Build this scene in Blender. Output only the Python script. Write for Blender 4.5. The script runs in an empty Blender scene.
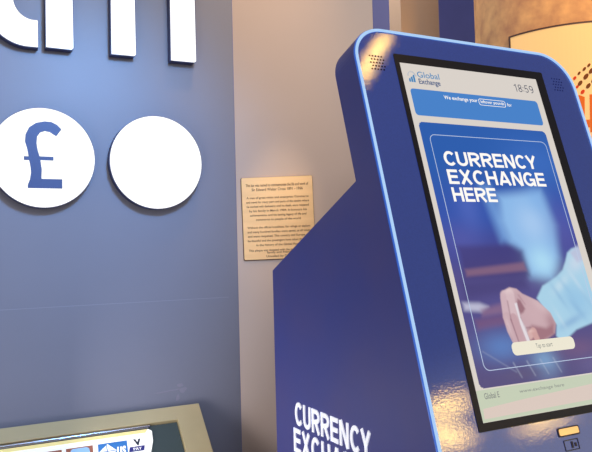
import bpy, bmesh, math, random
import numpy as np
from mathutils import Vector, Matrix

random.seed(4)
sc = bpy.context.scene
C = sc.collection
R = math.radians
EYE = 1.40                                     # height of the camera above the floor


# ------------------------------------------------------------------ materials
def lin(c):
    return tuple((v / 12.92 if v <= .04045 else ((v + .055) / 1.055) ** 2.4) for v in (x / 255 for x in c))


def mat(name, rgb, rough=.5, metal=0, spec=.5, emit=None, estr=0, noise=0, nscale=8, bump=0, bscale=200,
        coat=0, coat_ior=1.5, coat_rough=.08, rgb2=None, stretch=(1, 1, 1)):
    m = bpy.data.materials.new(name)
    m.use_nodes = True
    nt = m.node_tree
    b = nt.nodes['Principled BSDF']
    col = lin(rgb)
    b.inputs['Base Color'].default_value = (*col, 1)
    b.inputs['Roughness'].default_value = rough
    b.inputs['Metallic'].default_value = metal
    b.inputs['Specular IOR Level'].default_value = spec
    b.inputs['Coat Weight'].default_value = coat
    b.inputs['Coat Roughness'].default_value = coat_rough
    b.inputs['Coat IOR'].default_value = coat_ior
    if emit:
        b.inputs['Emission Color'].default_value = (*lin(emit), 1)
        b.inputs['Emission Strength'].default_value = estr
    if noise or bump:
        tc = nt.nodes.new('ShaderNodeTexCoord')
        mp = nt.nodes.new('ShaderNodeMapping')
        mp.inputs['Scale'].default_value = stretch
        nt.links.new(tc.outputs['Object'], mp.inputs['Vector'])
    if noise:
        n = nt.nodes.new('ShaderNodeTexNoise')
        n.inputs['Scale'].default_value = nscale
        n.inputs['Detail'].default_value = 6
        r = nt.nodes.new('ShaderNodeValToRGB')
        c2 = lin(rgb2) if rgb2 else tuple(v * (1 - noise) for v in col)
        r.color_ramp.elements[0].color = (*c2, 1)
        r.color_ramp.elements[0].position = .3
        r.color_ramp.elements[1].color = (*col, 1)
        r.color_ramp.elements[1].position = .7
        nt.links.new(mp.outputs['Vector'], n.inputs['Vector'])
        nt.links.new(n.outputs['Fac'], r.inputs['Fac'])
        nt.links.new(r.outputs['Color'], b.inputs['Base Color'])
    if bump:
        n2 = nt.nodes.new('ShaderNodeTexNoise')
        n2.inputs['Scale'].default_value = bscale
        n2.inputs['Detail'].default_value = 4
        bp = nt.nodes.new('ShaderNodeBump')
        bp.inputs['Strength'].default_value = bump
        bp.inputs['Distance'].default_value = .002
        nt.links.new(mp.outputs['Vector'], n2.inputs['Vector'])
        nt.links.new(n2.outputs['Fac'], bp.inputs['Height'])
        nt.links.new(bp.outputs['Normal'], b.inputs['Normal'])
        if coat:
            nt.links.new(bp.outputs['Normal'], b.inputs['Coat Normal'])
    return m


def glow(name, rgb, s=1.0, rough=.25, spec=.2):
    return mat(name, (0, 0, 0), rough=rough, spec=spec, emit=rgb, estr=s)


M = {
    'sign_wall': mat('blue grey painted wall panel', (133, 133, 148), rough=.42, spec=.35, noise=.06, nscale=3, bump=.05, bscale=60),
    'seam': mat('pale panel seam', (142, 144, 162), rough=.5),
    'beige': mat('beige satin metal panel', (194, 174, 164), rough=.42, spec=.4, noise=.06, nscale=2.2, bump=.04, bscale=90),
    'beige_light': mat('pale beige panel', (190, 168, 148), rough=.5, noise=.05, nscale=3),
    'navy_wall': mat('dark navy wall', (88, 92, 178), rough=.5, noise=.15, nscale=3),
    'navy_trim': mat('navy post paint', (62, 66, 146), rough=.4, noise=.1, nscale=4),
    'plaster': mat('mottled plaster', (226, 180, 126), rough=.85, noise=.3, nscale=14, rgb2=(172, 126, 98), bump=.5, bscale=30),
    'floor': mat('grey stone floor', (126, 122, 120), rough=.35, noise=.2, nscale=4),
    'kiosk': mat('dark blue kiosk paint', (64, 70, 138), rough=.5, spec=.15, noise=.10, nscale=5, bump=.04, bscale=500, rgb2=(74, 73, 132)),
    'kiosk_face': mat('blue metallic face paint', (30, 60, 154), rough=.5, spec=.2, noise=.16, nscale=260, bump=.05, bscale=280, coat=1, coat_ior=2.0, coat_rough=.02),
    'led': glow('pale blue light strip', (172, 208, 248), 1.0),
    'led_channel': mat('blue light channel', (44, 92, 190), rough=.3, emit=(44, 92, 190), estr=.45),
    'bezel': mat('black glass bezel', (22, 19, 26), rough=.35, spec=.25),
    'hole': mat('black speaker hole', (10, 9, 18), rough=.9, spec=0),
    'hole_blue': mat('dark blue speaker hole', (24, 32, 96), rough=.9, spec=0),
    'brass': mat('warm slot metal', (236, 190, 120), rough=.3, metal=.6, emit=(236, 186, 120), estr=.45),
    'slot_dark': mat('dark slot edge', (44, 34, 40), rough=.5),
    'white_print': mat('white print', (236, 238, 248), rough=.5, emit=(225, 228, 240), estr=.35),
    'sign_white': glow('lit white acrylic', (255, 255, 252), 1.25),
    'sign_return': mat('dark blue sign edge', (58, 62, 104), rough=.45),
    'pound': mat('blue vinyl', (56, 74, 122), rough=.45, emit=(70, 92, 146), estr=.12),
    'plaque': mat('brushed bronze plate', (255, 212, 158), rough=.35, metal=.3, noise=.12, nscale=5, bump=.05, bscale=120, stretch=(1, 1, 8)),
    'engrave': mat('dark engraved lettering', (112, 78, 54), rough=.7),
    'plaque_edge': mat('dark plate edge', (96, 70, 62), rough=.5),
    'gold': mat('champagne gold frame', (204, 186, 144), rough=.42, metal=.2, noise=.10, nscale=6, bump=.08, bscale=80),
    'machine': mat('dark grey machine body', (52, 52, 60), rough=.5, noise=.1, nscale=6),
    'machine_glass': mat('grey green tinted panel', (70, 82, 84), rough=.15, spec=.6),
    'chrome': mat('chrome rail', (190, 188, 196), rough=.15, metal=1),
    'card_white': mat('white lit plastic', (246, 244, 240), rough=.4, emit=(255, 250, 240), estr=.35),
    'card_yellow': mat('pale yellow lit edge', (240, 222, 150), rough=.5, emit=(240, 220, 140), estr=.3),
    'logo_blue': mat('sticker blue', (52, 116, 184), rough=.4, emit=(52, 116, 184), estr=.25),
    'logo_navy': mat('sticker navy', (44, 44, 120), rough=.4, emit=(44, 44, 120), estr=.2),
    'logo_brown': mat('sticker brown', (158, 96, 74), rough=.4, emit=(158, 96, 74), estr=.2),
    'logo_sky': mat('sticker sky blue', (150, 190, 230), rough=.4, emit=(150, 190, 230), estr=.25),
    'logo_ink': mat('sticker ink', (34, 36, 56), rough=.5),
    'tape': mat('clear tape', (150, 146, 162), rough=.2, spec=.7),
    'scr_white': glow('screen warm white', (222, 214, 206), .95),
    'scr_foot': glow('screen pale green white', (204, 214, 190), .9),
    'scr_pink': glow('screen pale pink', (226, 208, 198), .9),
    'scr_banner': glow('screen banner blue', (72, 132, 205), .95),
    'scr_line': glow('screen outline', (196, 212, 240), .9),
    'scr_text': glow('screen white text', (250, 246, 240), 1.05),
    'scr_button': glow('screen cream button', (238, 232, 212), .98),
    'scr_ink': glow('screen grey text', (96, 100, 116), .8),
    'scr_faint': glow('screen faint text', (138, 142, 140), .85),
    'scr_teal': glow('screen logo blue', (52, 140, 200), .85),
    'scr_navy': glow('screen logo navy', (40, 84, 140), .8),
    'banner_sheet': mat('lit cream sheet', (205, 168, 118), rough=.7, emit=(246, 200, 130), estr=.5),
    'banner_edge': mat('dark sheet edge', (70, 44, 44), rough=.6),
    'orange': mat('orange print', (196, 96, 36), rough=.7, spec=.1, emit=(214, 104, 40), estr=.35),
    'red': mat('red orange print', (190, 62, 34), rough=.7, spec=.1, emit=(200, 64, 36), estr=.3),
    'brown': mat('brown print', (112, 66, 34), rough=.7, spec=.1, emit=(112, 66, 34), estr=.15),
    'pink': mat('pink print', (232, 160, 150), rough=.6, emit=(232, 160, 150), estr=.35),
}


# ------------------------------------------------------------------ helpers
def obj(name, bm, m, parent=None, smooth=False):
    me = bpy.data.meshes.new(name)
    bmesh.ops.recalc_face_normals(bm, faces=bm.faces[:])
    bm.to_mesh(me)
    bm.free()
    for q in (m if isinstance(m, (list, tuple)) else [m]):
        me.materials.append(M[q])
    if smooth:
        for p in me.polygons:
            p.use_smooth = True
    o = bpy.data.objects.new(name, me)
    C.objects.link(o)
    if parent:
        o.parent = parent
        pw = parent
        mw = Matrix.Identity(4)
        chain = []
        while pw:
            chain.append(pw)
            pw = pw.parent
        for k in reversed(chain):
            mw = mw @ k.matrix_parent_inverse @ k.matrix_basis
        o.matrix_parent_inverse = mw.inverted()
    return o


def thing(name, loc, label, cat, group=None):
    o = bpy.data.objects.new(name, None)
    o.empty_display_size = .05
    o.location = loc
    C.objects.link(o)
    o['label'] = label
    o['category'] = cat
    if group:
        o['group'] = group
    return o


def struct(o):
    o['kind'] = 'structure'
    return o


class Frame:
    """A flat working plane: origin, two in-plane axes, outward normal."""
    def __init__(self, o, x, y, n):
        self.o, self.x, self.y, self.n = Vector(o), Vector(x).normalized(), Vector(y).normalized(), Vector(n).normalized()

    def __call__(self, a, b, h=0):
        return self.o + self.x * a + self.y * b + self.n * h


def add_prism(bm, fr, pts, h0, h1, cap0=True, mi_side=0):
    lo = [bm.verts.new(fr(a, b, h0)) for a, b in pts]
    hi = [bm.verts.new(fr(a, b, h1)) for a, b in pts]
    n = len(pts)
    bm.faces.new(hi)
    if cap0:
        bm.faces.new(lo[::-1])
    for i in range(n):
        f = bm.faces.new((lo[i], lo[(i + 1) % n], hi[(i + 1) % n], hi[i]))
        f.material_index = mi_side


def prism(fr, pts, h0, h1, mi_side=0):
    bm = bmesh.new()
    add_prism(bm, fr, pts, h0, h1, True, mi_side)
    return bm


def add_box(bm, x0, x1, y0, y1, z0, z1):
    v = [bm.verts.new(p) for p in ((x0, y0, z0), (x1, y0, z0), (x1, y1, z0), (x0, y1, z0), (x0, y0, z1), (x1, y0, z1), (x1, y1, z1), (x0, y1, z1))]
    for f in ((0, 3, 2, 1), (4, 5, 6, 7), (0, 1, 5, 4), (1, 2, 6, 5), (2, 3, 7, 6), (3, 0, 4, 7)):
        bm.faces.new([v[i] for i in f])


def box(*a, bevel=0):
    bm = bmesh.new()
    add_box(bm, *a)
    if bevel:
        bmesh.ops.bevel(bm, geom=bm.edges[:], offset=bevel, segments=2, affect='EDGES', profile=.5)
    return bm


def rrect(x0, x1, y0, y1, r, n=8):
    """Rounded rectangle outline; r may be four radii (x0y0, x1y0, x1y1, x0y1)."""
    r = r if isinstance(r, (tuple, list)) else (r,) * 4
    out = []
    for (cx, cy, a0, q) in ((x0 + r[0], y0 + r[0], 180, r[0]), (x1 - r[1], y0 + r[1], 270, r[1]),
                            (x1 - r[2], y1 - r[2], 0, r[2]), (x0 + r[3], y1 - r[3], 90, r[3])):
        if q <= 0:
            out.append((cx, cy))
            continue
        for k in range(n + 1):
            a = R(a0 + 90 * k / n)
            out.append((cx + q * math.cos(a), cy + q * math.sin(a)))
    return out


def circle(cx, cy, r, n=64):
    return [(cx + r * math.cos(2 * math.pi * k / n), cy + r * math.sin(2 * math.pi * k / n)) for k in range(n)]


def add_ring(bm, fr, outer, inner, h0, h1):
    """A flat frame between two outlines with the same number of points."""
    n = len(outer)
    L = [[bm.verts.new(fr(a, b, h)) for a, b in pts] for pts, h in ((outer, h0), (outer, h1), (inner, h1), (inner, h0))]
    for i in range(n):
        j = (i + 1) % n
        for k in range(4):
            A, B = L[k], L[(k + 1) % 4]
            bm.faces.new((A[i], A[j], B[j], B[i]))


def tube(path, r, n=10, closed=False):
    bm = bmesh.new()
    rings = []
    m = len(path)
    prev = None
    for i, p in enumerate(path):
        a = path[max(i - 1, 0)]
        b = path[min(i + 1, m - 1)]
        t = (b - a).normalized()
        if prev is None:
            prev = Vector((0, -1, .3))
        u = (prev - t * prev.dot(t)).normalized()
        w = t.cross(u)
        prev = u
        rings.append([bm.verts.new(p + (u * math.cos(2 * math.pi * k / n) + w * math.sin(2 * math.pi * k / n)) * r) for k in range(n)])
    for A, B in zip(rings, rings[1:]):
        for k in range(n):
            bm.faces.new((A[k], A[(k + 1) % n], B[(k + 1) % n], B[k]))
    bm.faces.new(rings[0][::-1])
    bm.faces.new(rings[-1])
    return bm


def text_bm(body, fr, x0, x1, y0, y1, h=0, bold=0.0, flip=False, shear=0.0, align='LEFT', thick=0.0, space=1.0, fit=True, line=1.0):
    """Lettering as flat mesh, fitted to the rectangle x0..x1, y0..y1 of a working plane (flip: plane y runs downward)."""
    cu = bpy.data.curves.new('lettering', 'FONT')
    cu.body = body
    cu.size = 1
    cu.offset = bold
    cu.shear = shear
    cu.align_x = align
    cu.space_character = space
    cu.space_line = line
    cu.resolution_u = 6
    cu.extrude = 0
    to = bpy.data.objects.new('lettering', cu)
    C.objects.link(to)
    dg = bpy.context.evaluated_depsgraph_get()
    me = bpy.data.meshes.new_from_object(to.evaluated_get(dg))
    bpy.data.objects.remove(to)
    bpy.data.curves.remove(cu)
    bm = bmesh.new()
    bm.from_mesh(me)
    bpy.data.meshes.remove(me)
    xs = [v.co.x for v in bm.verts]
    ys = [v.co.y for v in bm.verts]
    ax, bx, ay, by = min(xs), max(xs), min(ys), max(ys)
    sy = (y1 - y0) / (by - ay)
    sx = (x1 - x0) / (bx - ax) if fit else abs(sy)
    for v in bm.verts:
        a = x0 + (v.co.x - ax) * sx
        q = (v.co.y - ay) * sy
        b = (y1 - q) if flip else (y0 + q)
        v.co = fr(a, b, h)
    if thick:
        ret = bmesh.ops.extrude_face_region(bm, geom=bm.faces[:])
        for e in ret['geom']:
            if isinstance(e, bmesh.types.BMVert):
                e.co = e.co + fr.n * thick
    return bm



def ell(cx, cy, rx, ry, a0, a1, n=18):
    return [(cx + rx * math.cos(R(a0 + (a1 - a0) * k / n)), cy + ry * math.sin(R(a0 + (a1 - a0) * k / n))) for k in range(n + 1)]


def glyph(ch, t):
    """Grotesque capitals and digits, cap height 1: (ink width, list of centre lines, stroke weight t)."""
    h = t / 2
    e = h * .92                                    # bars a touch thinner than stems
    if ch == 'C':
        w = .86
        return w, [ell(w / 2, .5, w / 2 - h, .5 - e + .012, 42, 318)]
    if ch == 'G':
        w = .90
        return w, [ell(w / 2 - .01, .5, w / 2 - h - .01, .5 - e + .012, 42, 322), [(w - h, .0), (w - h, .46)], [(w * .54, .46), (w, .46)]]
    if ch == 'U':
        w = .80
        return w, [[(h, 1), (h, .36)] + ell(w / 2, .36, w / 2 - h, .36 - e, 180, 360)[1:] + [(w - h, 1)]]
    if ch == 'R':
        w = .82
        return w, [[(h, 0), (h, 1)], [(0, 1 - e), (w * .56, 1 - e)] + ell(w * .56, .71, w * .44 - h, .29 - e, 90, -90)[1:] + [(0, .42)], [(w * .50, .44), (w - h * .9, 0)]]
    if ch == 'E':
        w = .72
        return w, [[(h, 0), (h, 1)], [(0, 1 - e), (w, 1 - e)], [(0, e), (w, e)], [(0, .51), (w * .94, .51)]]
    if ch == 'H':
        w = .80
        return w, [[(h, 0), (h, 1)], [(w - h, 0), (w - h, 1)], [(0, .51), (w, .51)]]
    if ch == 'N':
        w = .82
        return w, [[(h, 0), (h, 1)], [(w - h, 0), (w - h, 1)], [(h * 1.15, 1), (w - h * 1.15, 0)]]
    if ch == 'Y':
        w = .86
        return w, [[(h * 1.1, 1), (w / 2, .42)], [(w - h * 1.1, 1), (w / 2, .42)], [(w / 2, 0), (w / 2, .48)]]
    if ch == 'X':
        w = .86
        return w, [[(h * 1.2, 1), (w - h * 1.2, 0)], [(w - h * 1.2, 1), (h * 1.2, 0)]]
    if ch == 'A':
        w = .92
        return w, [[(h * 1.05, 0), (w / 2 - h * .1, 1)], [(w - h * 1.05, 0), (w / 2 + h * .1, 1)], [(w * .22, .27), (w * .78, .27)]]
    if ch == '1':
        return .42, [[(.28, 0), (.28, 1)], [(.0, .76), (.28, .94)]]
    if ch == '8':
        w = .58
        return w, [ell(w / 2, .74, w / 2 - h - .03, .26 - h, 0, 360, 28), ell(w / 2, .26, w / 2 - h, .26 - h, 0, 360, 28)]
    if ch == '5':
        w = .56
        return w, [[(w * .92, 1 - h), (.12, 1 - h), (.08, .56)] + ell(w / 2 - .02, .32, w / 2 - h, .32 - h, 140, -150, 20)]
    if ch == '9':
        w = .58
        return w, [ell(w / 2, .68, w / 2 - h, .32 - h, 0, 360, 28), [(w - h, .68), (w - h, .45)] + ell(w / 2, .40, w / 2 - h, .40 - h, 0, -110, 14)[1:]]
    if ch == ':':
        return .12, [[(.06, .12), (.06, .26)], [(.06, .56), (.06, .70)]]
    return .3, []


def stroke_bm(body, fr, x0, x1, y0, y1, h, t=.19, gap=.13, flip=False, thick=0.0, dx=0.0):
    bm = bmesh.new()
    adv, items = 0, []
    for ch in body:
        w, lines = glyph(ch, t)
        items += [[(adv + a, b) for a, b in ln] for ln in lines]
        adv += w + gap - ((.06 if adv < 1.5 else .12) if ch == 'C' and body == 'CURRENCY' else 0)
    sx, sy = (x1 - x0) / (adv - gap), (y1 - y0)
    for ln in items:
        n = len(ln)
        L, Q = [], []
        for i, p in enumerate(ln):
            a, c = ln[max(i - 1, 0)], ln[min(i + 1, n - 1)]
            d1 = Vector((p[0] - a[0], p[1] - a[1])) if i else None
            d2 = Vector((c[0] - p[0], c[1] - p[1])) if i < n - 1 else None
            if d1 is None or d1.length < 1e-9:
                d1 = d2
            if d2 is None or d2.length < 1e-9:
                d2 = d1
            d1, d2 = d1.normalized(), d2.normalized()
            n1, n2 = Vector((-d1.y, d1.x)), Vector((-d2.y, d2.x))
            m = n1 + n2
            m = m / max(m.length_squared / 2, .35)
            L.append((p[0] + m.x * t / 2, p[1] + m.y * t / 2))
            Q.append((p[0] - m.x * t / 2, p[1] - m.y * t / 2))

        def at(q, hh):
            a = x0 + q[0] * sx
            b = (y1 - q[1] * sy) if flip else (y0 + q[1] * sy)
            return bm.verts.new(fr(a, b, hh))
        if thick:
            rows = [[at(q, hh) for q in S] for S, hh in ((L, h), (L, h + thick), (Q, h + thick), (Q, h))]
            for i in range(n - 1):
                for k in range(4):
                    A, B = rows[k], rows[(k + 1) % 4]
                    bm.faces.new((A[i], A[i + 1], B[i + 1], B[i]))
            bm.faces.new([r[0] for r in rows])
            bm.faces.new([r[-1] for r in rows][::-1])
        else:
            A, B = [at(q, h) for q in L], [at(q, h) for q in Q]
            for i in range(n - 1):
                bm.faces.new((A[i], A[i + 1], B[i + 1], B[i]))
    return bm


# ------------------------------------------------------------------ the setting
struct(obj('floor', box(-4, 6, -5, 3.7, -.06, 0), 'floor'))
WY = 2.03                                                # the blue sign wall
struct(obj('wall_left', box(-3.0, .812, WY, WY + .25, 0, 3.4), 'sign_wall'))
wall_plane = Frame((0, WY, EYE), (1, 0, 0), (0, 0, 1), (0, -1, 0))
struct(obj('trim_1', prism(wall_plane, [(-1.2, -.1385), (.78, -.1365), (.78, -.1345), (-1.2, -.1365)], -.004, .0006), 'seam'))

AL = R(25)
ang = Frame((.812, WY, EYE), (math.cos(AL), -math.sin(AL), 0), (0, 0, 1), (-math.sin(AL), -math.cos(AL), 0))
struct(obj('wall_right', prism(ang, [(.001, -EYE), (.4567, -EYE), (.4567, 2.0), (.001, 2.0)], -.06, 0), 'beige'))
struct(obj('trim_2', prism(ang, [(.4572, -EYE), (.512, -EYE), (.512, 2.0), (.4572, 2.0)], -.16, -.002), 'navy_trim'))
struct(obj('trim_3', box(1.894, 2.1196, 2.6, 3.0, 0, 3.4), 'beige_light'))
struct(obj('wall_back', box(.83, 6.0, 3.6, 3.7, 0, 3.4), 'navy_wall'))

COL = Vector((2.2683, 1.9634, 0))
CR = .3707
AZ = math.atan2(-COL.x, -COL.y)                          # bearing of the column's near side


def col_pt(th, z, r=CR):
    a = AZ + R(th)
    return Vector((COL.x + r * math.sin(a), COL.y + r * math.cos(a), z))


bm = bmesh.new()
NZ = [0, .8, 1.6, 2.4, 3.4]
rings = [[bm.verts.new(col_pt(k * 360 / 96, z)) for k in range(96)] for z in NZ]
for A, B in zip(rings, rings[1:]):
    for k in range(96):
        bm.faces.new((A[k], A[(k + 1) % 96], B[(k + 1) % 96], B[k]))
bm.faces.new(rings[0])
bm.faces.new(rings[-1])
o = struct(obj('column', bm, 'plaster', smooth=True))


# ------------------------------------------------------------------ curved banner on the column
ban = thing('column_banner', col_pt(0, .9), 'lit cream banner wrapped round the plaster column, with orange emblem', 'banner')


def sheet(t0, t1, z0, z1, r0, r1, n=40):
    bm = bmesh.new()
    V = []
    for k in range(n + 1):
        t = t0 + (t1 - t0) * k / n
        V.append([bm.verts.new(col_pt(t, z, r)) for z, r in ((z0, r0), (z0, r1), (z1, r1), (z1, r0))])
    for A, B in zip(V, V[1:]):
        for k in range(4):
            bm.faces.new((A[k], B[k], B[(k + 1) % 4], A[(k + 1) % 4]))
    bm.faces.new(V[0])
    bm.faces.new(V[-1][::-1])
    return bm


ZT = EYE + .7934
obj('sheet', sheet(-60, 33.4, .75, ZT, CR + .001, CR + .004), 'banner_sheet', ban, smooth=False)
bm = sheet(-60, 33.4, ZT, ZT + .006, CR + .001, CR + .006)
bm2 = sheet(33.0, 34.0, .75, ZT + .006, CR + .001, CR + .006, 2)
me = bpy.data.meshes.new('tmp')
bm2.to_mesh(me)
bm2.free()
bm.from_mesh(me)
bpy.data.meshes.remove(me)
obj('border', bm, 'banner_edge', ban)


def col_patch(pts, r, bmx):
    """A flat printed shape on the curved banner from (angle, height) points."""
    bmx.faces.new([bmx.verts.new(col_pt(t, EYE + z, r)) for t, z in pts])


def dot(t, z, rt, rz, tilt, r=CR + .006):
    pts = []
    for k in range(16):
        a = 2 * math.pi * k / 16
        x, y = rt * math.cos(a), rz * math.sin(a)
        pts.append((t + (x * math.cos(tilt) - y * math.sin(tilt)) / (CR * math.pi / 180), z + x * math.sin(tilt) + y * math.cos(tilt)))
    return pts


bm = bmesh.new()
for t, z, s in ((-4.9, .578, 1.2), (-4.6, .614, .8), (-7.3, .6275, .9), (-8.0, .600, 1.35), (-9.7, .6398, .85), (-10.8, .619, 1.3),
                (-9.0, .566, 1.2), (-12.6, .632, 1.2), (-13.4, .600, 1.4), (-11.9, .585, 1.3), (-15.5, .615, 1.2), (-16.2, .580, 1.4), (-14.6, .560, 1.1)):
    col_patch(dot(t, z, .0052 * s, .0090 * s, R(35)), CR + .006, bm)
obj('brown_dots', bm, 'brown', ban)
bm = bmesh.new()
for t, z, s in ((-2.3, .598, .9), (-6.0, .546, 1.1), (-3.4, .566, .8)):
    col_patch(dot(t, z, .0055 * s, .0080 * s, R(35)), CR + .006, bm)
obj('red_dots', bm, 'red', ban)
bm = bmesh.new()
for pts in ([(-3.8, .537), (-6.9, .527), (-6.5, .45), (-3.4, .45)], [(-3.4, .449), (-6.5, .449), (-6.4, .418), (-3.2, .418)],
            [(-9.4, .535), (-12.8, .535), (-12.8, .40), (-9.0, .40)], [(-6.3, .4175), (-9.0, .4175), (-9.0, .445), (-6.4, .445)],
            [(-15.2, .535), (-18.5, .535), (-18.5, .40), (-15.2, .40)]):
    col_patch(pts, CR + .0062, bm)
obj('orange_letters', bm, 'orange', ban)
bm = bmesh.new()
for pts in ([(-5.5, .405), (-8.8, .405), (-8.8, .36), (-5.5, .36)], [(-9.6, .392), (-13, .392), (-13, .36), (-9.6, .36)]):
    col_patch(pts, CR + .0062, bm)
obj('pink_strip', bm, 'pink', ban)


# ------------------------------------------------------------------ lit letters and round signs on the blue wall
LY = 2.0
face = Frame((0, LY, EYE), (1, 0, 0), (0, 0, 1), (0, -1, 0))


def lit_shape(root, pts, name='body'):
    """A raised sign body: dark returns, lit face set just inside a thin rim."""
    obj('edge_return', prism(face, pts, -.0295, 0), 'sign_return', root)
    cx = sum(a for a, b in pts) / len(pts)
    obj('lit_face', prism(face, inset(pts, .0016), -.001, .0012), 'sign_white', root)


def inset(pts, d):
    n = len(pts)
    area = sum(pts[i][0] * pts[(i + 1) % n][1] - pts[(i + 1) % n][0] * pts[i][1] for i in range(n))
    s = 1 if area > 0 else -1
    out = []
    for i in range(n):
        a, b, c = Vector(pts[i - 1]), Vector(pts[i]), Vector(pts[(i + 1) % n])
        e1, e2 = (b - a).normalized(), (c - b).normalized()
        n1, n2 = Vector((-e1.y, e1.x)) * s, Vector((-e2.y, e2.x)) * s
        k = (n1 + n2)
        k = k / max(k.length_squared / 2, .3)
        out.append((b.x + k.x * d, b.y + k.y * d))
    return out


def arc(cx, cy, rx, ry, a0, a1, n=14):
    return [(cx + rx * math.cos(R(a0 + (a1 - a0) * k / n)), cy + ry * math.sin(R(a0 + (a1 - a0) * k / n))) for k in range(n + 1)]


c3 = .006
base, top = .5925, .985
m_pts = [(.2370, base), (.3137 - c3, base), (.3137, base + c3)]
m_pts += [(.3137, .855)] + arc(.366, .855, .0523, .070, 180, 0) + [(.4178, base)]
m_pts += [(.4923 - c3, base + .001), (.4923, base + c3)]
m_pts += [(.4923, .855)] + arc(.5445, .855, .0522, .070, 180, 0) + [(.5965, base)]
m_pts += [(.679 - c3, base + .001), (.679, base + c3)]
m_pts += [(.679, .86)] + arc(.560, .86, .119, .130, 0, 118) + arc(.390, .86, .119, .130, 78, 128)[2:]
m_pts += [(.3137, .935), (.3137, .982), (.2370, .982)]
t = thing('sign_letter', (.458, WY, EYE + base), 'lit white raised letter m, its three legs showing, above the plain white disc', 'sign letter', 'lit letters on the blue wall')
lit_shape(t, m_pts)
t_pts = [(.2185, .5895), (.2185, .668)] + arc(.205, .725, .0505, .057, 270, 180, 12) + [(.1545, .915), (.2185, .915), (.2185, .978), (.1545, .978), (.1545, 1.09),
         (.076, 1.09), (.076, .978), (.028, .978), (.028, .915), (.076, .915)] + arc(.190, .711, .114, .122, 180, 270, 16)
t = thing('sign_letter', (.14, WY, EYE + base), 'lit white raised letter t with curved foot, at the top left of the blue wall', 'sign letter', 'lit letters on the blue wall')
lit_shape(t, t_pts)

for (cx, cz, lab, pound) in ((.228, .2815, 'round lit white sign with a blue pound symbol', True), (.549, .2802, 'blank round lit white sign on the blue wall, without any symbol', False)):
    t = thing('round_sign', (cx, WY, EYE + cz - .14), lab, 'sign', 'round lit signs on the blue wall')
    lit_shape(t, circle(cx, cz, .1405, 72))
    if pound:
        pp = [(0.2766, 0.3631), (0.2641, 0.3757), (0.2494, 0.3826), (0.2312, 0.3830), (0.2094, 0.3777), (0.1913, 0.3643), (0.1818, 0.3445), (0.1802, 0.3245),
              (0.1857, 0.3041), (0.1891, 0.2836), (0.1770, 0.2836), (0.1770, 0.2730), (0.1904, 0.2730), (0.1938, 0.2546), (0.1950, 0.2394), (0.1920, 0.2201),
              (0.1862, 0.2047), (0.1861, 0.1957), (0.2770, 0.1957), (0.2770, 0.2222), (0.2222, 0.2222), (0.2223, 0.2325), (0.2232, 0.2479), (0.2212, 0.2633),
              (0.2198, 0.2740), (0.2542, 0.2740), (0.2542, 0.2846), (0.2178, 0.2846), (0.2129, 0.3015), (0.2102, 0.3206), (0.2119, 0.3400), (0.2199, 0.3513),
              (0.2323, 0.3558), (0.2454, 0.3535), (0.2622, 0.3427)]
        obj('pound_symbol', prism(face, pp, .0008, .0022), 'pound', t)


# ------------------------------------------------------------------ bronze plaque on the beige wall
pc = (.134, .1127)
ra = R(1.0)
pl = Frame(ang(pc[0], pc[1]), ang.x * math.cos(ra) + Vector((0, 0, 1)) * math.sin(ra), Vector((0, 0, 1)) * math.cos(ra) - ang.x * math.sin(ra), ang.n)
t = thing('memorial_plaque', ang(pc[0], pc[1] - .13), 'small bronze plaque with dark lines of text on the beige wall', 'plaque')
PW, PH = .1135, .131
obj('plate', prism(pl, rrect(-PW, PW, -PH, PH, .005), .002, .006), 'plaque', t)
obj('backing', prism(pl, rrect(-PW - .003, PW + .001, -PH - .003, PH + .001, .006), 0, .0022), 'plaque_edge', t)
LINES = [(.105, 'This bar was named to commemorate the life and work of', .98), (.091, 'Sir Edward Walter Cross 1891 - 1966', .80),
         (.064, 'A man of great vision and enterprise, Commerce', .97), (.050, 'and travel for many years and parts of the station where', .98),
         (.036, 'he worked with dedication until his death, were reopened', .97), (.022, 'by his family in March 1984. It honours his', .90),
         (.008, 'achievements, and his lasting legacy of life and', .88), (-.006, 'commerce to people of the world', .70),
         (-.031, 'Without the official hostilities, for refuge or asylum', .98), (-.045, 'and many hundred families were saved, at all times', .98),
         (-.059, 'and were reopened. This country and Europe will', .97), (-.073, 'be thankful and the passengers have taken their way', .98),
         (-.087, 'in the history of the Global Rescue', .72), (-.104, 'This plaque was donated with the assistance of the', .96), (-.1115, 'family and friends', .40),
         (-.1235, 'Unveiled by Dame', .42)]
bm = bmesh.new()
for y, s, w in LINES:
    b2 = text_bm(s, pl, -PW * .90 * w, PW * .90 * w, y - .0035, y + .0055, .0066, bold=.012)
    me = bpy.data.meshes.new('tmp')
    b2.to_mesh(me)
    b2.free()
    bm.from_mesh(me)
    bpy.data.meshes.remove(me)
obj('inscription', bm, 'engrave', t)


# ------------------------------------------------------------------ cash machine with gold frame under the blue wall
TAU = R(46.5)
atm = Frame((0, LY, EYE - .4478), (1, 0, 0), (0, -math.sin(TAU), -math.cos(TAU)), (0, -math.cos(TAU), math.sin(TAU)))
t = thing('cash_machine', (.15, 1.7, 0), 'cash machine with slanted gold frame and card symbols below the blue wall', 'cash machine')
XR, XL, LEN = .6640, -.42, .62
bm = bmesh.new()
add_ring(bm, atm, [(XL, 0), (XR, 0), (XR, LEN), (XL, LEN)], [(XL + .076, .0465), (XR - .076, .0465), (XR - .076, LEN - .06), (XL + .076, LEN - .06)], -.018, 0)
bmesh.ops.bevel(bm, geom=[e for e in bm.edges], offset=.0012, segments=1, affect='EDGES')
obj('gold_frame', bm, 'gold', t)
side = Frame((XL + .012, 0, 0), (0, 1, 0), (0, 0, 1), (1, 0, 0))
e0, e1 = atm(0, .006, -.019), atm(0, LEN - .006, -.019)
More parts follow.
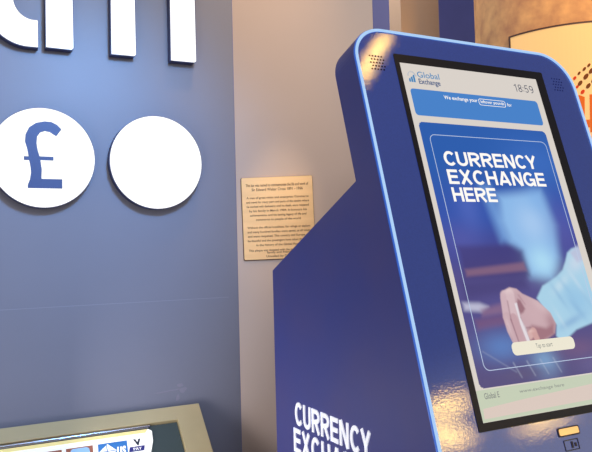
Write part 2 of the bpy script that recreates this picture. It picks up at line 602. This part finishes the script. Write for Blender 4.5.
obj('body', prism(side, [(WY - .002, e0.z - .004), (e0.y, e0.z), (e1.y, e1.z), (e1.y, 0), (WY - .002, 0)], 0, XR - XL - .024), 'machine', t)
obj('tinted_panel', prism(atm, [(XL + .0775, .048), (XR - .0775, .048), (XR - .0775, LEN - .062), (XL + .0775, LEN - .062)], -.0185, -.012), 'machine_glass', t)
lp = obj('card_panel', prism(atm, [(XL + .09, .060), (.498, .060), (.5075, .068), (.5045, .10), (.492, .135), (.480, .20), (XL + .09, .20)], -.0118, -.007), 'card_white', t)
obj('lit_edge', prism(atm, [(XL + .09, .0605), (.496, .0605), (.489, .071), (XL + .09, .071)], -.0069, -.0064), 'card_yellow', lp)
obj('rail', tube([atm(XL + .085, .0545, -.006), atm(.505, .0525, -.006)], .0045), 'chrome', t)
H0, H1 = -.0068, -.0062


def sticker(name, x0, x1, y0, y1, m):
    return obj(name, prism(atm, [(x0, y0), (x1, y0), (x1 - .004, y1), (x0 - .004, y1)], H0, H1), m, lp)


# one printed card symbol each
sticker('blue_card_symbol', .3536, .4325, .0872, .1400, 'logo_blue')
bm = bmesh.new()
add_prism(bm, atm, [(.379, .0905), (.4005, .113), (.376, .1365), (.352, .113)], H1, H1 + .0005)
obj('white_diamond', bm, 'card_white', lp)
bm = bmesh.new()
add_prism(bm, atm, [(.3745, .093), (.3765, .093), (.3765, .1345), (.3745, .1345)], H1 + .0006, H1 + .0009)
add_prism(bm, atm, [(.355, .112), (.398, .112), (.398, .114), (.355, .114)], H1 + .0006, H1 + .0009)
obj('diamond_cross', bm, 'logo_blue', lp)
obj('symbol_letters', text_bm('us', atm, .4005, .4265, .103, .1295, H1 + .0006, bold=.03, flip=True, shear=.3), 'card_white', lp)
sticker('pay_symbol', .4375, .4800, .0840, .1400, 'card_white')
obj('letter_v', text_bm('V', atm, .4500, .4705, .0880, .1085, H1 + .0006, bold=.06, flip=True), 'logo_ink', lp)
sticker('pay_strip', .4365, .4785, .1110, .1260, 'logo_navy').location.z += .0004
obj('pay_letters', text_bm('PAY', atm, .4455, .4690, .1145, .1230, H1 + .0012, bold=.02, flip=True), 'card_white', lp)
sticker('brown_card_symbol', .2699, .3400, .0868, .1400, 'logo_brown')
obj('sky_panel', prism(atm, rrect(.2800, .3300, .0900, .1320, .010), H1, H1 + .0005), 'logo_sky', lp)
sticker('brown_card_symbol', .1900, .2590, .0868, .1400, 'logo_brown')
obj('sky_panel', prism(atm, circle(.2200, .1120, .0215, 32), H1, H1 + .0005), 'logo_sky', lp)
obj('ink_panel', prism(atm, circle(.2100, .1120, .0200, 32), H1 + .0006, H1 + .0008), 'logo_ink', lp)
sticker('red_card_symbol', .110, .178, .0868, .1400, 'logo_brown')
sticker('blue_card_symbol', .030, .098, .0868, .1400, 'logo_blue')

# torn scrap of clear tape above the frame
bm = bmesh.new()
tp = Frame((0, WY, EYE), (1, 0, 0), (0, 0, 1), (0, -1, 0))
for pts in ([(.535, -.4098), (.575, -.4060), (.612, -.4040), (.612, -.4066), (.575, -.4090), (.552, -.4115)],
            [(.606, -.3900), (.622, -.3885), (.626, -.3960), (.616, -.3990), (.607, -.3965)],
            [(.612, -.4050), (.634, -.4010), (.638, -.4060), (.626, -.4180), (.616, -.4160)],
            [(.604, -.4240), (.611, -.4190), (.614, -.4330), (.606, -.4400), (.601, -.4380)]):
    add_prism(bm, tp, pts, -.0008, .0010)
o = obj('tape_scrap', bm, 'tape')
o['label'] = 'torn clear tape scrap stuck on the blue wall above the gold frame'
o['category'] = 'tape'


# ------------------------------------------------------------------ currency kiosk
TILT = R(16.9058)
K0 = Vector((.838, 1.1831, EYE + .4171))
fr = Frame(K0, (1, 0, 0), (0, -math.sin(TILT), -math.cos(TILT)), (0, -math.cos(TILT), math.sin(TILT)))
kiosk = thing('currency_kiosk', (1.06, 1.25, 0), 'dark blue self service kiosk with glowing blue edge and tilted touch screen', 'kiosk')
A0, A1, S0, S1 = -.0985, .5355, -.0585, 1.08
DEP = .0840
CRN = (.080, .098, 0, 0)
outline = rrect(A0, A1, S0, S1, CRN, 14)
# head slab: painted sides
bm = bmesh.new()
add_prism(bm, fr, outline, -DEP, -.0034)
obj('head', bm, 'kiosk', kiosk)
# cabinet behind and under the slab
sidef = Frame((K0.x + A0, 0, EYE), (0, 1, 0), (0, 0, 1), (1, 0, 0))


def back_y(z):     # the slab's rear plane
    s = -(z - .4171 - DEP * math.sin(TILT) * -1) / math.cos(TILT)
    p = fr(0, 0, -DEP)
    d = (p.z - EYE - z) / math.cos(TILT)
    return p.y - d * math.sin(TILT)


zb = fr(0, S1, -DEP).z - EYE
cab = [(back_y(.143), .143), (1.606, -.045), (1.603, -1.28), (back_y(zb) + .03, -1.28), (back_y(zb), zb)]
obj('cabinet', prism(sidef, cab, 0, A1 - A0), 'kiosk', kiosk)
obj('plinth', box(K0.x + A0 + .03, K0.x + A1 - .03, .98, 1.57, 0, .119), 'machine', kiosk)
# painted front face inside the light strip
IN = .0085
bm = bmesh.new()
add_prism(bm, fr, rrect(A0 + IN, A1 - IN, S0 + IN, S1 - .004, (CRN[0] - IN, CRN[1] - IN, 0, 0), 14), -.0036, -.0008)
obj('front_panel', bm, 'kiosk_face', kiosk)


def strip_path(d):
    p = [(A0 + d, S1 - .004)] + [(A0 + d, S1 - .004 - k * .07) for k in range(1, 15)]
    p += [q for q in arc(A0 + CRN[0], S0 + CRN[0], CRN[0] - d, CRN[0] - d, 180, 270, 14)]
    p += [q for q in arc(A1 - CRN[1], S0 + CRN[1], CRN[1] - d, CRN[1] - d, 270, 360, 14)]
    p += [(A1 - d, S1 - .004 - k * .07) for k in range(14, 0, -1)] + [(A1 - d, S1 - .004)]
    return p


ch = obj('light_channel', tube([fr(a, s, -.0030) for a, s in strip_path(.0050)], .0050, 8), 'led_channel', kiosk, smooth=True)
obj('light_strip', tube([fr(a, s, 0) for a, s in strip_path(.0050)], .0036, 8), 'led', ch, smooth=True)

# speaker grilles
for (a0, a1, s0) in ((-.061, -.028, .012), (.462, .492, .012)):
    bm = bmesh.new()
    nc = 5 if a0 < .2 else 4
    for i in range(nc):
        for j in range(5):
            a = a0 + (a1 - a0) * i / (nc - .5) + ((a1 - a0) / (2 * nc - 1) if j % 2 else 0)
            s = s0 + .0078 * j
            add_prism(bm, fr, circle(a, s, .0020 if nc == 5 else .0016, 10), -.0012, -.0002)
    obj('speaker_grille', bm, 'hole' if a0 < .2 else 'hole_blue', kiosk)
# card slot and small symbol under the screen
sl = obj('card_slot', prism(fr, rrect(.1850, .2422, .7985, .8155, .004), -.0012, .0006), 'slot_dark', kiosk)
obj('slot_plate', prism(fr, rrect(.1880, .2395, .8008, .8130, .003), .0004, .0012), 'brass', sl)
bm = bmesh.new()
add_ring(bm, fr, [(.194, .822), (.232, .822), (.232, .842), (.194, .842)], [(.1955, .8235), (.2305, .8235), (.2305, .8405), (.1955, .8405)], -.0012, .0002)
add_prism(bm, fr, [(.212, .826), (.217, .826), (.217, .838), (.212, .838)], -.0012, .0002)
add_prism(bm, fr, [(.221, .829), (.226, .829), (.226, .836), (.221, .836)], -.0012, .0002)
obj('slot_symbol', bm, 'slot_dark', kiosk)

# lettering down the left side of the cabinet
lf = Frame((K0.x + A0, 0, EYE), (0, -1, 0), (0, 0, 1), (-1, 0, 0))
for s, (y0, y1, z0, z1) in (('CURRENCY', (-1.492, -1.158, -.4135, -.3600)), ('EXCHANGE', (-1.502, -1.135, -.4800, -.4240)), ('HERE', (-1.500, -1.315, -.5400, -.4870))):
    obj('side_lettering', stroke_bm(s, lf, y0, y1, z0, z1, -.001, t=.185, gap=.16, thick=.0035), 'white_print', kiosk)

# ---- touch screen
scr = obj('touch_screen', prism(fr, rrect(0, .4310, 0, .7811, .003, 3), -.0012, .0004), 'bezel', kiosk)
G = .0006


def flat(name, pts, h, m, parent=None):
    return obj(name, prism(fr, pts, G + h - .0002, G + h), m, parent or scr)


def words(name, s, x0, x1, y0, y1, h, m, bold=0.0, **k):
    return obj(name, text_bm(s, fr, x0, x1, y0, y1, G + h, bold=bold, flip=True, **k), m, scr)


flat('display', [(.0118, .0212), (.4045, .0212), (.4045, .7660), (.0135, .7660)], .0002, 'scr_white')
flat('footer', [(.0135, .7090), (.4045, .7090), (.4045, .7655), (.0135, .7655)], .0006, 'scr_foot')
flat('footer_tint', [(.020, .742), (.120, .736), (.30, .728), (.400, .726), (.400, .756), (.018, .760)], .0009, 'scr_pink')
flat('banner', rrect(.0228, .3862, .0820, .1452, .008), .0006, 'scr_banner')
words('banner_text', 'We exchange your', .1085, .2020, .0915, .1032, .001, 'scr_text', .012)
words('banner_text', 'leftover pounds', .2105, .2790, .0935, .1040, .001, 'scr_text', .008)
words('banner_text', 'for', .2880, .3020, .0950, .1035, .001, 'scr_text', .008)
bm = bmesh.new()
add_ring(bm, fr, rrect(.2050, .2835, .0905, .1070, .0055), rrect(.2062, .2823, .0917, .1058, .0045), G + .0008, G + .0010)
obj('text_pill', bm, 'scr_text', scr)
obj('clock', stroke_bm('18:59', fr, .3262, .3850, .0415, .0612, G + .0006, t=.105, gap=.14, flip=True), 'scr_ink', scr)
words('logo_text', 'Global', .0507, .1095, .0385, .0530, .0006, 'scr_teal', .004)
words('logo_text', 'Exchange', .0510, .1085, .0560, .0725, .0006, 'scr_navy', .016)
bm = bmesh.new()
for (x0, x1, y0, y1) in ((.0262, .0305, .0560, .0660), (.0320, .0365, .0520, .0660), (.0380, .0425, .0470, .0660)):
    add_prism(bm, fr, [(x0, y0 + .003), (x1, y0), (x1, y1), (x0, y1)], G + .0004, G + .0006)
add_ring(bm, fr, arc(.036, .054, .0115, .0145, 190, 350) + arc(.036, .054, .0095, .0120, 350, 190), arc(.036, .054, .0112, .0142, 190, 350) + arc(.036, .054, .0098, .0123, 350, 190), G + .0004, G + .0006)
obj('logo_mark', bm, 'scr_teal', scr)


# painted advert picture: a soft-focus photograph of a hand holding a card
def paint():
    x0, x1, y0, y1 = .0236, .3840, .1605, .7065
    nx, ny = 200, 300
    ax = np.linspace(x0, x1, nx)
    ay = np.linspace(y0, y1, ny)
    X, Y = np.meshgrid(ax, ay)
    L = lambda c: np.array(lin(c))
    img = np.zeros((ny, nx, 3))

    def sstep(e0, e1, v):
        q = np.clip((v - e0) / (e1 - e0), 0, 1)
        return q * q * (3 - 2 * q)

    def mix(c, mk):
        nonlocal img
        img = img * (1 - mk[..., None]) + np.array(c) * mk[..., None]

    def seg(ax_, ay_, bx_, by_):
        dx, dy = bx_ - ax_, by_ - ay_
        q = np.clip(((X - ax_) * dx + (Y - ay_) * dy) / (dx * dx + dy * dy), 0, 1)
        return np.hypot(X - ax_ - q * dx, Y - ay_ - q * dy), q

    def poly(pts):
        d = np.full(X.shape, 9.0)
        ins = np.zeros(X.shape, bool)
        n = len(pts)
        for i in range(n):
            (a, b), (c, e) = pts[i], pts[(i + 1) % n]
            s, _ = seg(a, b, c, e)
            d = np.minimum(d, s)
            cond = ((b > Y) != (e > Y)) & (X < (c - a) * (Y - b) / ((e - b) if abs(e - b) > 1e-9 else 1e-9) + a)
            ins ^= cond
        return np.where(ins, -d, d)

    def fill(pts, c, soft, a=1.0, off=0.0):
        mix(L(c), a * (1 - sstep(-soft, soft, poly(pts) + off)))

    def blob(cx, cy, rx, ry, c, a, rot=0, mask=None):
        dx, dy = X - cx, Y - cy
        u, v = dx * math.cos(rot) + dy * math.sin(rot), -dx * math.sin(rot) + dy * math.cos(rot)
        g = a * np.exp(-((u / rx) ** 2 + (v / ry) ** 2))
        mix(L(c), g if mask is None else g * mask)

    def cap(a, b, c, e, r0, r1, col, soft=.0022, al=1.0):
        s, q = seg(a, b, c, e)
        mix(L(col), al * (1 - sstep(-soft, soft, s - (r0 + (r1 - r0) * q))))

    # background
    mix(L((42, 92, 172)), np.ones(X.shape))
    mix(L((52, 84, 170)), sstep(.24, .36, Y))
    mix(L((66, 72, 146)), sstep(.36, .44, Y))
    mix(L((84, 78, 138)), sstep(.44, .50, Y))
    mix(L((82, 74, 124)), sstep(.55, .70, Y))
    blob(.33, .24, .10, .06, (64, 112, 196), .6)
    blob(.10, .345, .030, .060, (92, 112, 196), .45)
    blob(.06, .42, .05, .04, (92, 96, 176), .5)
    fill([(.145, .30), (.175, .30), (.195, .425), (.165, .425)], (112, 156, 216), .016, .8)
    fill([(.190, .320), (.315, .310), (.335, .390), (.315, .462), (.278, .505), (.222, .500), (.218, .447), (.190, .427), (.180, .38)], (140, 186, 234), .018, .95)
    blob(.265, .385, .045, .045, (172, 204, 240), .75)
    blob(.265, .470, .040, .035, (176, 222, 244), .85)
    blob(.300, .330, .03, .03, (128, 176, 230), .5)
    fill([(.05, .432), (.185, .432), (.215, .445), (.220, .500), (.05, .50)], (66, 56, 112), .010, .65)
    fill([(.055, .480), (.212, .470), (.214, .488), (.055, .494)], (140, 104, 128), .006, .75)
    fill([(.04, .505), (.205, .498), (.205, .525), (.04, .54)], (66, 58, 112), .014, .55)
    fill([(.03, .545), (.070, .548), (.090, .556), (.070, .565), (.03, .560)], (206, 206, 226), .007, .75)
    fill([(.07, .560), (.125, .552), (.125, .572), (.07, .575)], (150, 112, 138), .008, .6)
    fill([(.05, .580), (.125, .575), (.125, .595), (.05, .60)], (122, 82, 118), .008, .7)
    blob(.355, .40, .04, .07, (88, 88, 166), .6)
    blob(.100, .635, .060, .030, (92, 132, 196), .8)
    blob(.20, .672, .035, .030, (130, 172, 214), .75)
    blob(.30, .655, .06, .022, (112, 86, 128), .8)
    blob(.330, .690, .05, .02, (104, 96, 146), .6)
    blob(.14, .69, .06, .012, (92, 84, 122), .7)
    # sleeve
    sl_ = [(.2215, .5465), (.2464, .5217), (.270, .513), (.294, .503), (.316, .490), (.331, .472), (.344, .4528), (.360, .4440), (.379, .4405), (.40, .455), (.40, .588), (.3584, .607), (.3076, .6175), (.262, .640), (.247, .626), (.256, .604)]
    fill(sl_, (168, 208, 230), .0035)
    sm = 1 - sstep(-.0035, .0035, poly(sl_))
    blob(.335, .555, .045, .035, (142, 190, 226), .65, .5, mask=sm)
    blob(.30, .520, .03, .010, (208, 226, 236), .55, -.55, mask=sm)
    blob(.362, .475, .03, .018, (206, 216, 232), .7, -.5, mask=sm)
    blob(.300, .600, .04, .008, (124, 164, 208), .6, -.3, mask=sm)
    for (cx, cy, lx, ly, rt, cc) in ((.285, .545, .006, .030, -.5, (140, 182, 216)), (.312, .530, .007, .034, -.55, (146, 190, 222)), (.345, .515, .006, .030, -.5, (196, 218, 234)),
                                     (.328, .575, .008, .028, -.6, (134, 178, 216)), (.365, .560, .007, .026, -.5, (150, 192, 222)), (.270, .590, .005, .022, -.4, (190, 216, 232))):
        blob(cx, cy, lx, ly, cc, .55, rt, mask=sm)
    fill([(.352, .452), (.392, .432), (.392, .470), (.365, .474)], (188, 190, 216), .006, .8)
    # hand: back of hand, bent fingers, thumb
    back = [(.1262, .5403), (.1354, .5278), (.1562, .5207), (.1736, .5244), (.1860, .5353), (.2212, .5517), (.2478, .5782), (.2550, .6012), (.2456, .6200), (.2196, .6300), (.166, .634),
            (.1290, .628), (.1224, .6076), (.1211, .5879), (.1235, .5643)]
    fill(back, (196, 164, 172), .0022)
    hm = 1 - sstep(-.0022, .0022, poly(back))
    blob(.205, .580, .045, .030, (204, 172, 178), .8, .5, mask=hm)
    blob(.228, .565, .030, .010, (214, 186, 190), .7, .65, mask=hm)
    fill([(.168, .612), (.190, .600), (.225, .608), (.246, .603), (.243, .622), (.205, .634), (.175, .634)], (152, 104, 116), .006, .85)
    blob(.244, .598, .014, .022, (158, 112, 124), .55, mask=hm)
    cap(.139, .538, .131, .580, .0120, .0105, (206, 176, 184))
    cap(.131, .580, .137, .627, .0105, .0080, (200, 168, 176))
    cap(.153, .535, .147, .582, .0110, .0095, (212, 184, 190))
    cap(.147, .582, .153, .627, .0092, .0070, (196, 160, 168))
    cap(.142, .548, .139, .585, .0012, .0012, (150, 112, 126), .0022, .8)
    cap(.139, .585, .1445, .628, .0014, .0012, (140, 98, 114), .0022, .85)
    cap(.1265, .597, .130, .624, .0010, .0008, (150, 106, 124), .0020, .6)
    fill([(.160, .560), (.170, .545), (.176, .548), (.183, .566), (.176, .573), (.168, .576)], (148, 104, 116), .0035, .9)
    cap(.175, .538, .186, .557, .002, .001, (168, 126, 138), .003, .6)
    blob(.150, .526, .016, .007, (226, 202, 204), .75, mask=hm)
    blob(.128, .600, .005, .020, (222, 198, 204), .5, mask=hm)
    cap(.176, .620, .190, .612, .0078, .0072, (212, 172, 170))
    cap(.190, .612, .194, .628, .0072, .0070, (206, 160, 158))
    blob(.183, .611, .008, .003, (230, 196, 190), .6, mask=hm)
    cap(.168, .604, .184, .6035, .0012, .0008, (120, 76, 92), .0022, .6)
    # card held between fingers and thumb
    fill([(.1585, .5540), (.1655, .5525), (.1650, .5829), (.1715, .6034), (.1745, .6330), (.1660, .6330), (.1600, .5966)], (226, 218, 224), .0014)
    cap(.1660, .556, .1655, .583, .0006, .0006, (170, 140, 156), .0016, .7)
    cap(.1655, .583, .1745, .628, .0006, .0006, (160, 130, 146), .0016, .7)
    # faint background streaks low down
    for k in range(4):
        a = .118 + .035 * k
        cap(a, .668, a + .012, .696, .0012, .0008, (176, 186, 208), .003, .5)
    cap(.05, .640, .12, .685, .0010, .0010, (150, 160, 190), .003, .45)

    # mesh with one colour per vertex
    fx0, fx1, fy0, fy1, r = x0, x1, y0, y1, .012
    V = [tuple(fr(float(a), float(b), G + .0008)) for b in ay for a in ax]
    F = []
    for j in range(ny - 1):
        for i in range(nx - 1):
            cx, cy = (ax[i] + ax[i + 1]) / 2, (ay[j] + ay[j + 1]) / 2
            dx = max(fx0 + r - cx, cx - fx1 + r, 0)
            dy = max(fy0 + r - cy, cy - fy1 + r, 0)
            if math.hypot(dx, dy) <= r:
                k = j * nx + i
                F.append((k, k + nx, k + nx + 1, k + 1))
    me = bpy.data.meshes.new('advert_picture')
    me.from_pydata(V, [], F)
    at = me.color_attributes.new('picture', 'FLOAT_COLOR', 'POINT')
    rgba = np.ones((ny * nx, 4), np.float32)
    rgba[:, :3] = img.reshape(-1, 3)
    at.data.foreach_set('color', rgba.ravel())
    m = glow('screen picture', (255, 255, 255), 1.0)
    nd = m.node_tree.nodes.new('ShaderNodeVertexColor')
    nd.layer_name = 'picture'
    m.node_tree.links.new(nd.outputs['Color'], m.node_tree.nodes['Principled BSDF'].inputs['Emission Color'])
    me.materials.append(m)
    o = bpy.data.objects.new('advert_picture', me)
    C.objects.link(o)
    o.parent = scr
    o.matrix_parent_inverse = (kiosk.matrix_basis @ scr.matrix_parent_inverse @ scr.matrix_basis).inverted()
    return o


paint()
bm = bmesh.new()
add_ring(bm, fr, rrect(.0436, .3745, .1880, .6768, .014), rrect(.0450, .3731, .1894, .6754, .0128), G + .0010, G + .0012)
obj('advert_outline', bm, 'scr_line', scr)
def H(s, x0, x1, y0, y1):
    obj('headline', stroke_bm(s, fr, x0, x1, y0, y1, G + .0013, t=.19, gap=.10, flip=True), 'scr_text', scr)


H('CURRENCY', .0680, .3280, .2255, .2575)
H('EXCHANGE', .0672, .3390, .2668, .2988)
H('HERE', .0680, .1850, .3065, .3375)
flat('tap_button', rrect(.1222, .2905, .6297, .6550, .0100), .0020, 'scr_button')
words('button_text', 'Tap to start', .1840, .2290, .6365, .6480, .0024, 'scr_faint', .0)
words('footer_text', 'Global E', .0290, .0650, .7150, .7260, .0010, 'scr_faint', .01)
words('footer_text', 'www.exchange here', .1150, .2320, .7180, .7260, .0010, 'scr_faint', .0)

# ------------------------------------------------------------------ light
w = bpy.data.worlds.new('hall')
sc.world = w
w.use_nodes = True
nt = w.node_tree
bg = nt.nodes['Background']
tc = nt.nodes.new('ShaderNodeTexCoord')
sp = nt.nodes.new('ShaderNodeSeparateXYZ')
rp = nt.nodes.new('ShaderNodeValToRGB')
mr = nt.nodes.new('ShaderNodeMapRange')
mr.inputs['From Min'].default_value = -1
mr.inputs['From Max'].default_value = 1
nt.links.new(tc.outputs['Generated'], sp.inputs[0])
nt.links.new(sp.outputs['Z'], mr.inputs['Value'])
nt.links.new(mr.outputs['Result'], rp.inputs['Fac'])
cr = rp.color_ramp
for k, (pos, c) in enumerate(((.30, .25), (.47, .65), (.55, 1.4), (.60, 1.3), (.655, .28), (.95, .24))):
    e = cr.elements[k] if k < 2 else cr.elements.new(pos)
    e.position = pos
    e.color = (c, c * .985, c * .97, 1)
nt.links.new(rp.outputs['Color'], bg.inputs['Color'])
bg.inputs['Strength'].default_value = .75


def area(name, loc, target, size, energy, rgb, sy=None, shape=None):
    l = bpy.data.lights.new(name, 'AREA')
    l.energy = energy
    l.color = lin(rgb)
    l.size = size
    if sy:
        l.shape = 'RECTANGLE'
        l.size_y = sy
    if shape:
        l.shape = shape
    o = bpy.data.objects.new(name, l)
    o.location = loc
    d = Vector(target) - Vector(loc)
    o.rotation_euler = d.to_track_quat('-Z', 'Y').to_euler()
    C.objects.link(o)
    return o


def spot(name, loc, target, angle, energy, rgb, blend=1.0, size=.08):
    l = bpy.data.lights.new(name, 'SPOT')
    l.energy = energy
    l.color = lin(rgb)
    l.spot_size = R(angle)
    l.spot_blend = blend
    l.shadow_soft_size = size
    o = bpy.data.objects.new(name, l)
    o.location = loc
    o.rotation_euler = (Vector(target) - Vector(loc)).to_track_quat('-Z', 'Y').to_euler()
    C.objects.link(o)
    return o


area('hall_light', (.6, -.8, 3.3), (.4, 2.0, 1.3), 1.6, 37, (255, 250, 246))
spot('sign_glow_fill', (.55, .75, 2.35), (.24, 2.03, 1.58), 62, 104, (104, 170, 238), size=.1)  # added spot standing in for the cool glow of the signs on the wall
area('ceiling_tube', (1.893, .10, EYE + 1.8), (1.893, .10, 0), .035, 1.2, (255, 200, 90), .30)
spot('column_light', (1.75, .55, 3.3), (2.05, 1.75, 2.15), 60, 125, (255, 190, 98), size=.12)
spot('beige_spot', (.80, 1.5, 3.3), (.88, 1.99, 2.19), 34, 60, (255, 206, 140), size=.05)
spot('plaque_fill', (.72, 1.25, 2.75), (.933, 1.974, 1.52), 13, 46, (255, 226, 180), size=.02)  # no fitting here: narrow spot added to brighten the plaque
area('back_fill', (1.2, 2.7, 3.35), (1.9, 2.8, 2.2), .4, 16, (255, 238, 220))  # added fill that lifts the pale trim and the navy wall behind
area('low_fill', (-.75, .55, .5), (.74, 1.35, .70), .5, 7, (250, 246, 250))  # unseen low fill, added to lighten the kiosk's left side
area('kiosk_side_fill', (.20, 1.62, .92), (.74, 1.50, .90), .4, 1.8, (255, 252, 250), .25)  # added fill above the cash machine, brightens the lower kiosk side
for p, sx_, sy_, e_ in (((3.34, -2.21, .735), .34, .09, 1.5), ((3.26, -2.29, .57), .24, .07, .9), ((3.35, -2.26, .50), .20, .07, .7), ((3.93, -1.94, .43), .30, .06, .8)):
    area('shop_lamp', (p[0], p[1], p[2] + EYE), (.8, .96, EYE - .3), sx_, e_ * 1.15, (255, 206, 104), sy_)

# ------------------------------------------------------------------ camera
cam = bpy.data.cameras.new('camera')
co = bpy.data.objects.new('camera', cam)
C.objects.link(co)
yaw, pitch, roll = R(26.77824), R(2.22092), R(-1.47528)
fwd = Vector((math.sin(yaw) * math.cos(pitch), math.cos(yaw) * math.cos(pitch), math.sin(pitch)))
right = Vector((math.cos(yaw), -math.sin(yaw), 0))
up = right.cross(fwd)
r2 = right * math.cos(roll) + up * math.sin(roll)
u2 = -right * math.sin(roll) + up * math.cos(roll)
mw = Matrix.Identity(4)
for i in range(3):
    mw[i][0], mw[i][1], mw[i][2] = r2[i], u2[i], -fwd[i]
mw[2][3] = EYE
co.matrix_world = mw
cam.sensor_fit = 'HORIZONTAL'
cam.sensor_width = 36
cam.lens = 682.08 / 592 * 36
cam.clip_start = .02
sc.camera = co
sc.view_settings.view_transform = 'Standard'
sc.view_settings.look = 'None'
sc.view_settings.exposure = 0
